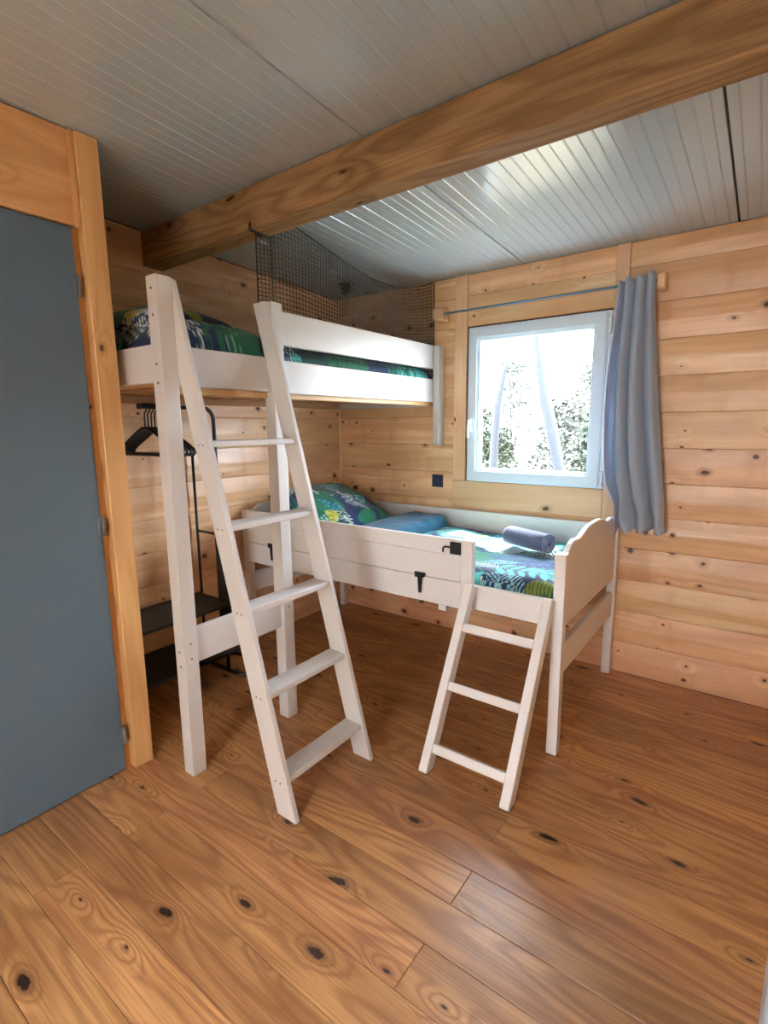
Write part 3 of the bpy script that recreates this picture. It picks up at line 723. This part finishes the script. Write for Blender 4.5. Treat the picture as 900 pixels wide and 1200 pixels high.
ud = duvet('duvet', 0.020, RX0-0.003, PY1+0.066, -0.046, 1.735, 1.650, 23, 0.0065, 0.36, 60,
           [(m_palm, (0.70, -1.50, R(-25), 0.30, GREEN)), (m_leaf, (0.62, -1.78, R(20), 0.22, 0.07, NAVY, WHITE, 12)), (m_leaf, (0.70, -1.40, R(60), 0.2, 0.06, NAVY, WHITE, 9)), (m_palm, (0.60, -1.62, R(10), 0.26, GREEN))], hump)
tag(ud, 'navy duvet with tropical leaf print on the loft bed', 'duvet')
def pillow(name, c, sx, sy, sz, tilt, seed, label, lean=0.0):
    n = 70; a = np.linspace(-1, 1, n)[:, None]*np.ones((1, n)); b_ = np.ones((n, 1))*np.linspace(-1, 1, n)[None, :]
    prof = (np.clip(1-np.abs(a)**2.6, 0, 1)*np.clip(1-np.abs(b_)**2.6, 0, 1))**0.5
    pin = 1-0.06*np.abs(a*b_)**2
    VV = []; FF = []; CC = []
    for sgn in (1, -1):
        X = a*sx*pin; Y = b_*sy*pin; Z = sgn*sz*prof*(1+0.25*(ridge(X, Y, 7, seed)-0.5)) + 0.012*(vnoise(X, Y, 9, seed+3)-0.5)*prof
        ca, sa = math.cos(tilt), math.sin(tilt)
        Xr, Zr = X*ca+Z*sa, -X*sa+Z*ca
        base = len(VV)
        VV += np.stack([Xr.ravel(), Y.ravel(), Zr.ravel()], -1).tolist()
        idx = np.arange(n*n).reshape(n, n)+base
        q = np.stack([idx[:-1, :-1], idx[1:, :-1], idx[1:, 1:], idx[:-1, 1:]], -1).reshape(-1, 4)
        FF += (q if sgn > 0 else q[:, ::-1]).tolist()
        CC.append(print_colors(X.ravel(), Y.ravel(), seed+(sgn > 0), 0.24, 22, [(m_palm, (0.05, -0.25, R(60), 0.22, GREEN)), (m_leaf, (0.10, -0.15, R(-35), 0.14, 0.04, YEL, OLIVE, 6)), (m_leaf, (-0.05, 0.05, R(20), 0.25, 0.06, NAVY, WHITE, 10)), (m_palm, (-0.12, -0.1, R(140), 0.22, DGREEN))] if sgn > 0 else []))
    me = bpy.data.meshes.new(name); me.from_pydata(VV, [], FF); me.update(); me.materials.append(M['bedding'])
    me.polygons.foreach_set('use_smooth', [True]*len(me.polygons)); set_print(me, np.concatenate(CC))
    o = link_mesh(name, me, None, c); tag(o, label, 'pillow')
    return o
pillow('pillow', (0.36, -0.50, 0.845), 0.27, 0.36, 0.085, R(24), 41, 'leaf printed pillow propped at the head of the low bed')
pillow('pillow', (0.40, -1.66, 1.80), 0.33, 0.19, 0.06, R(2), 57, 'leaf printed pillow at the near end of the loft bed')

# folded plain teal sheet on the low bed
n1_, n2_ = 60, 50
a = np.linspace(0, 1, n1_)[:, None]*np.ones((1, n2_)); b_ = np.ones((n1_, 1))*np.linspace(0, 1, n2_)[None, :]
X = 0.50+0.47*a+0.04*b_; Y = -0.60+0.53*b_-0.05*a
e = np.minimum(np.minimum(a, 1-a)*0.42, np.minimum(b_, 1-b_)*0.47); t = np.clip(e/0.018, 0, 1)
Z = 0.716+0.034*np.sqrt(1-(1-t)**2)+0.058*np.clip(a/0.45, 0, 1)**1.2*(0.35+0.65*b_**0.7)*t*np.clip((1-a)/0.10, 0, 1)**0.5+0.014*(ridge(X, Y, 9, 5)-0.5)*t
fs_ = grid_obj('folded_sheet', X, Y, Z, M['teal'], 0.006); tag(fs_, 'plain teal blue sheet folded on the low bed duvet', 'sheet')

# rolled towel
def towel(c, rz):
    V, F = [], []
    prof = []
    turns = 3.6; n = 90; R0, R1, th = 0.012, 0.058, 0.0105
    outer = []; inner = []
    for i in range(n+1):
        t = i/n; an = turns*2*math.pi*t; r = R0+(R1-R0)*t
        outer.append((math.cos(an)*r, math.sin(an)*r)); inner.append((math.cos(an)*(r-th), math.sin(an)*(r-th)))
    loop = outer+inner[::-1]; m = len(loop); Ls = [-0.135, -0.131, -0.06, 0.0, 0.06, 0.131, 0.135]
    for k, x in enumerate(Ls):
        for j, (p, q) in enumerate(loop):
            s = 0.985 if k in (0, len(Ls)-1) else 1.0
            V.append((x+(0.004*math.sin(j*0.5) if k in (0, 6) else 0), p*s*1.04, q*s*0.97))
    for k in range(len(Ls)-1):
        for j in range(m):
            j2 = (j+1) % m; F.append([k*m+j, k*m+j2, (k+1)*m+j2, (k+1)*m+j])
    for k in (0, len(Ls)-1):
        for j in range(n):
            F.append([k*m+j, k*m+j+1, k*m+m-2-j, k*m+m-1-j])
    me = bpy.data.meshes.new('rolled_towel'); me.from_pydata(V, [], F); me.materials.append(M['towel']); me.update(); fix_normals(me)
    me.polygons.foreach_set('use_smooth', [True]*len(me.polygons))
    o = link_mesh('rolled_towel', me, None, c, (0, 0, rz)); return o
tw = towel((1.640, -0.405, 0.782), R(-24)); tag(tw, 'slate blue towel rolled up on the low bed', 'towel')

# ------------------------------------------------------------------ safety net
NX = RX0-0.010
net = empty('safety_net', (NX, -0.7, 1.6)); tag(net, 'black mesh safety net strung above the loft bed guard rail', 'net')
tops = [(-1.430, 2.150), (-1.352, 2.155), (-1.335, 2.250), (-1.188, 2.237), (-1.03, 2.200), (-0.88, 2.168), (-0.696, 2.144), (-0.541, 2.137), (-0.414, 2.142), (-0.283, 2.167), (-0.14, 2.205), (-0.012, 2.250)]
def topz(y):
    for (a0, z0), (a1, z1) in zip(tops[:-1], tops[1:]):
        if a0 <= y <= a1: return z0+(z1-z0)*(y-a0)/(a1-a0)
    return tops[-1][1]
def nx_(y, z): return NX + 0.012*math.sin((y+1.4)*3.1)*max(0, min(1, (z-1.7)/0.4)) 
ZB = 1.665
paths = []
NS = 0.0195
y = -1.428
while y < -0.01:
    tz = topz(y); m = 12
    paths.append(([(nx_(y, ZB+(tz-ZB)*i/m), y, ZB+(tz-ZB)*i/m) for i in range(m+1)], 0.0017, False)); y += NS
rows = int((2.25-ZB)/NS)
for rix in range(rows):
    s = rix/rows; pts = []
    n = 60
    for i in range(n+1):
        yy = -1.43+1.418*i/n; tz = topz(yy); z = ZB+(tz-ZB)*s
        pts.append((nx_(yy, z), yy, z))
    paths.append((pts, 0.0017, False))
tubes('netting', paths, M['net'], net, 4, False)
bord = [(nx_(yy, zz), yy, zz) for yy, zz in tops]
tubes('border_rope', [(bord, 0.0032, False), ([(NX, -1.43, 2.150), (NX, -1.432, 1.89), (NX, -1.432, ZB)], 0.0032, False), ([(NX, -0.012, 2.25), (NX, -0.010, 1.87), (NX, -0.010, ZB)], 0.003, False)], M['net'], net, 6)
tubes('strap', [([(NX+0.006, -1.463, 2.186), (NX+0.004, -1.463, 2.165), (NX, -1.458, 2.160), (NX, -1.40, 2.160), (NX-0.004, -1.352, 2.160)], 0.0055, False)], M['net'], net, 6)

# ------------------------------------------------------------------ curtain, rod
rod = empty('curtain_rod', (1.5, -0.07, 2.04)); tag(rod, 'thin blue grey curtain rod on two wooden blocks above the window', 'curtain rod')
tubes('rod', [([(0.900, -0.070, 2.042), (2.105, -0.070, 2.046)], 0.0065, False)], M['rod'], rod, 10)
for xa, xb in ((0.868, 0.928), (2.098, 2.132)):
    prism('rod_bracket', [(-0.095, 2.012), (-0.085, 2.002), (-0.006, 2.002), (-0.006, 2.080), (-0.085, 2.080), (-0.095, 2.070)], 'x', xa, xb, M['trimwood'], rod, 0.004)
nz, ns = 70, 150
Xc = np.zeros((ns, nz)); Yc = np.zeros((ns, nz)); Zc = np.zeros((ns, nz))
ztop_, zbot_ = 2.086, 0.815
for j in range(nz):
    t = j/(nz-1)
    xl = 1.920-0.028*math.sin(math.pi*min(1, t*1.05))**1.5+0.045*max(0, (t-0.72)/0.28)**1.5; xr = 2.088+0.030*math.sin(math.pi*t*0.5)+0.105*t**1.6
    for i in range(ns):
        s = i/(ns-1)
        ph = 2*math.pi*(3.7*s**0.85+0.12*math.sin(3*t)+0.30)
        amp = (0.022+0.016*t)*(1.0-0.25*s)
        sx = s+0.05*math.sin(ph*1.0+1.2)*(1-abs(2*s-1))
        Xc[i, j] = xl+(xr-xl)*sx
        Yc[i, j] = -0.086+amp*math.sin(ph)-0.012*t+0.006*math.sin(ph*0.5+5*t)
        hem = 0.012*math.sin(ph+0.6)+0.02*math.sin(2*s+0.5)
        Zc[i, j] = ztop_-0.012*math.cos(ph)*(1-t)*0.6+(zbot_+hem-ztop_)*t - 0.02*(1-s)*(1-t)
        if t > 0.84:   # crumpled hem
            Yc[i, j] += 0.012*math.sin(s*31+t*24)*(t-0.84)/0.16; Xc[i, j] += 0.006*math.sin(s*17+t*40)*(t-0.84)/0.16
Yc = np.minimum(Yc, -0.050)
for j in range(nz):                      # the hem is pushed out by the bed post and hangs outside the footboard
    for i in range(ns):
        k_ = max(0.0, min(1.0, (1.06-Zc[i, j])/0.13)); k_ = k_*k_*(3-2*k_)
        if k_ > 0:
            need = max(0.0, 2.006+0.030*(i/ns)-Xc[i, j])
            Xc[i, j] += need*k_; Yc[i, j] -= (0.10*max(0.0, 1-i/(ns*0.45)))*k_
cu = grid_obj('curtain', Xc, Yc, Zc, M['curtain'], 0.0015); tag(cu, 'blue grey fabric curtain gathered at the right of the window', 'curtain')

# ------------------------------------------------------------------ socket, ceiling spot
sk = empty('power_socket', (0.856, -0.004, 1.0)); tag(sk, 'dark blue power socket on the board wall left of the window', 'socket')
box('cover_plate', (0.815, -0.014, 0.967), (0.897, -0.0045, 1.050), M['socket'], sk, 0.004, 2)
tubes('socket_ring', [(arc((0.856, -0.0145, 1.0085), 0.021, 0, 342, 18, 'xz'), 0.0022, True)], M['socket'], sk, 6)
for dx in (-0.009, 0.009): tubes('pin_hole', [([(0.856+dx, -0.0152, 1.008), (0.856+dx, -0.0135, 1.008)], 0.0028, False)], M['black'], sk, 8)
spx, spy = 0.30, -0.26; spz = zc(spy)
sp = empty('ceiling_spot', (spx, spy, spz)); tag(sp, 'small black spotlight on the ceiling above the loft bed', 'spotlight')
tubes('mount_plate', [([(spx, spy, spz-0.001), (spx, spy, spz-0.014)], 0.042, False)], M['black'], sp, 18, False)
tubes('lamp_head', [([(spx, spy, spz-0.014), (spx+0.004, spy-0.004, spz-0.03), (spx+0.012, spy-0.012, spz-0.034), (spx+0.03, spy-0.03, spz-0.045)], [0.012, 0.014, 0.026, 0.030], False)], M['black'], sp, 14, True)

# ------------------------------------------------------------------ clothes rack and hangers
rk = empty('clothes_rack', (0.2, -1.62, 0)); tag(rk, 'black metal clothes rack with two shelves under the loft bed', 'clothes rack')
YA, YB = -1.935, -1.278
RZ = 1.470
railp = [(0.245, -1.668, RZ)] + [(0.245, YB-0.06+0.06*math.sin(R(q)), RZ-0.06+0.06*math.cos(R(q))) for q in (0, 22, 45, 68, 90)] + [(0.245, YB, 0.012)]
tubes('rail_frame', [(railp, 0.0105, False)], M['blackmetal'], rk, 10)
tubes('end_knob', [([(0.245, -1.680, RZ), (0.245, -1.666, RZ)], 0.014, False)], M['blackmetal'], rk, 10)
tubes('upright', [([(0.035, YB, 0.012), (0.035, YB, 1.25)], 0.0075, False)], M['blackmetal'], rk, 8)
for xx in (0.05, 0.33): tubes('upright', [([(xx, YA, 0.0), (xx, YA, 0.44)], 0.0075, False)], M['blackmetal'], rk, 8)
for zz in (0.795, 1.245): tubes('crossbar', [([(0.035, YB, zz), (0.245, YB, zz)], 0.007, False)], M['blackmetal'], rk, 8)
box('side_panel', (0.205, YB-0.010, 0.20), (0.300, YB+0.004, 0.80), M['blackmetal'], rk, 0.002)
ft = [(0.075, YB, 0.012), (0.30, YB-0.0, 0.012), (0.365, YB+0.01, 0.012), (0.375, YB+0.05, 0.012), (0.345, YB+0.14, 0.012), (0.27, YB+0.17, 0.012), (0.10, YB+0.17, 0.012), (0.07, YB+0.12, 0.012)]
tubes('foot_loop', [(ft, 0.011, True)], M['blackmetal'], rk, 8)
for zz, xa, xb in ((0.430, 0.030, 0.345), (0.190, 0.060, 0.400)):
    s_ = box('shelf', (xa, YA+0.01, zz-0.008), (xb, YB-0.004, zz), M['blackmetal'], rk, 0.002)
    for xe in (xa, xb): tubes('shelf_rim', [([(xe, YA+0.01, zz), (xe, YB-0.004, zz)], 0.008, False)], M['blackmetal'], s_, 8)
# hangers
def make_hanger():
    o = empty('coat_hanger')
    hookp = [(0.002*0, 0, -0.02)] + [(0, 0, -0.02+0.0)]
    hook = [(0.0, 0, -0.095), (0.0, 0, -0.055)] + [Vector((0.0, 0, -0.006)) + Vector((0.021*math.cos(R(q)), 0, 0.021*math.sin(R(q)))) for q in (-80, -50, -20, 10, 40, 70, 100, 130, 160, 190)]
    tubes('hook', [(hook, 0.0038, False)], M['black'], o, 6, origin=(0, 0, 0))
    body = [(-0.02, 0, -0.098), (0.02, 0, -0.098), (0.06, 0, -0.115), (0.17, 0, -0.178), (0.20, 0, -0.200), (0.203, 0, -0.214), (0.192, 0, -0.222), (-0.192, 0, -0.222), (-0.203, 0, -0.214), (-0.20, 0, -0.200), (-0.17, 0, -0.178), (-0.06, 0, -0.115)]
    tubes('hanger_body', [(body, 0.0072, True)], M['black'], o, 6, origin=(0, 0, 0))
    for sd in (-1, 1): tubes('notch_hook', [(arc((sd*0.135, 0, -0.150), 0.012, 200, 340, 6, 'xz'), 0.003, False)], M['black'], o, 5, origin=(0, 0, 0))
    return o
hg = make_hanger()
hl = ['black plastic coat hanger nearest the partition on the rack', 'second black coat hanger from the partition', 'third black coat hanger from the partition', 'fourth black coat hanger from the partition',
      'fifth black coat hanger from the partition', 'black plastic coat hanger farthest from the partition, nearest the window']
for i in range(6):
    o = hg if i == 0 else copy_tree(hg)
    o.location = (0.245, -1.652+i*0.0165, RZ-0.0015); o.rotation_euler = (0, 0, R([6, 7, 8, 9, 10, 11][i]))
    tag(o, hl[i], 'hanger', 'hangers on the clothes rack')

# ------------------------------------------------------------------ outside the window
gr = empty('ground'); 
def ground_mesh():
    xs_ = np.linspace(-14, 12, 70); ys_ = np.linspace(0.35, 26, 70)
    X, Y = np.meshgrid(xs_, ys_, indexing='ij')
    Z = -0.25+np.clip(Y-0.4, 0, 8)*0.17+0.10*(vnoise(X, Y, 0.7, 3)-0.5)
    return X, Y, Z
bpy.data.objects.remove(gr)
X, Y, Z = ground_mesh()
go = grid_obj('ground', X, Y, Z, M['soil']); tag(go, 'pale dry ground outside the window', None, None, 'structure')
g2 = box('terrace', (-6, -16, -0.14), (12, YF-0.13, -0.09), M['soil'], None, 0); tag(g2, 'pale ground outside the added garden door', None, None, 'structure')
fc = box('bounce_facade', (-5, -8.7, -0.09), (10, -8.5, 4.6), M['facade'], None, 0); tag(fc, 'unseen facade slab added opposite the garden door to bounce fill light', None, None, 'structure')  # added out of view to send warm fill through the garden door
def gz(y): return -0.25+max(0, min(8, y-0.4))*0.17
def trunk(pts, rad, label, name='tree_trunk'):
    c = pts[0]
    o = tubes(name, [(pts, rad, False)], M['bark'], None, 10, origin=c); tag(o, label, 'tree'); return o
trunk([(0.96, 2.5, gz(2.5)-0.05), (0.91, 2.5, 0.60), (0.85, 2.5, 0.90), (0.745, 2.5, 1.34), (0.67, 2.5, 1.62), (0.61, 2.5, 1.90), (0.545, 2.5, 2.28), (0.51, 2.5, 2.8), (0.50, 2.5, 3.4)],
      [0.080, 0.065, 0.056, 0.062, 0.062, 0.048, 0.036, 0.032, 0.028], 'leaning bare tree trunk in the middle of the window view')
trunk([(0.10, 2.5, gz(2.5)-0.05), (0.105, 2.5, 0.9), (0.12, 2.5, 1.30), (0.135, 2.5, 1.60), (0.17, 2.5, 1.75), (0.21, 2.5, 1.95), (0.245, 2.5, 2.06)],
      [0.055, 0.047, 0.044, 0.046, 0.03, 0.024, 0.018], 'thin broken tree trunk at the left of the window view')
def bush(x, y, s, h, seed, mat, label, n=2200):
    rg = random.Random(seed); V, F = [], []
    z0 = gz(y)
    for i in range(n):
        a_ = rg.uniform(0, 6.283); rr = s*math.sqrt(rg.random()); zz = h*rg.random()**0.8
        k = 1-0.65*(zz/h); px, py, pz = x+math.cos(a_)*rr*k, y+math.sin(a_)*rr*k*0.7, z0+zz
        l = rg.uniform(0.025, 0.06); d1 = Vector((rg.gauss(0, 1), rg.gauss(0, 1), rg.gauss(0, 0.6))).normalized()*l
        d2 = d1.cross(Vector((rg.gauss(0, 1), rg.gauss(0, 1), rg.gauss(0, 1)))).normalized()*l*0.4
        c = Vector((px, py, pz)); bs = len(V)
        V += [c-d1, c+d2, c+d1, c-d2]; F.append([bs, bs+1, bs+2, bs+3])
    o = empty('shrub', (x, y, z0)); tag(o, label, 'shrub', None)
    mk('foliage', V, F, mat, o)
    for i in range(6):
        a_ = rg.uniform(0, 6.283); st = [];  st.append(([(x, y, z0-0.03), (x+math.cos(a_)*s*0.3, y+math.sin(a_)*s*0.2, z0+h*0.45), (x+math.cos(a_)*s*0.5, y+math.sin(a_)*s*0.3, z0+h*0.9)], [0.012, 0.008, 0.004], False))
        tubes('stem', st, M['bark'], o, 5)
for i, (x, y, s, h, mt, lb_) in enumerate([(-0.25, 3.3, 0.45, 0.75, 'leaf', 'low green shrub between the two trunks'), (0.55, 3.6, 0.55, 0.95, 'leaf2', 'pale shrub right behind the leaning trunk'),
        (1.10, 3.0, 0.4, 0.85, 'leaf', 'green shrub at the right edge of the window view'), (-1.0, 4.2, 0.6, 0.85, 'leaf', 'green shrub at the left edge of the window view'),
        (-1.35, 6.5, 0.62, 1.2, 'leaf2', 'tall far shrub behind the thin trunk'), (0.05, 6.8, 0.62, 1.1, 'leaf', 'broad far shrub behind the leaning trunk'), (-2.75, 7.2, 0.66, 1.3, 'leaf', 'far shrub at the left horizon'),
        (1.35, 5.6, 0.55, 1.2, 'leaf2', 'far shrub at the right horizon')]):
    bush(x, y, s*1.15, h*1.45, 100+i, M[mt], lb_)
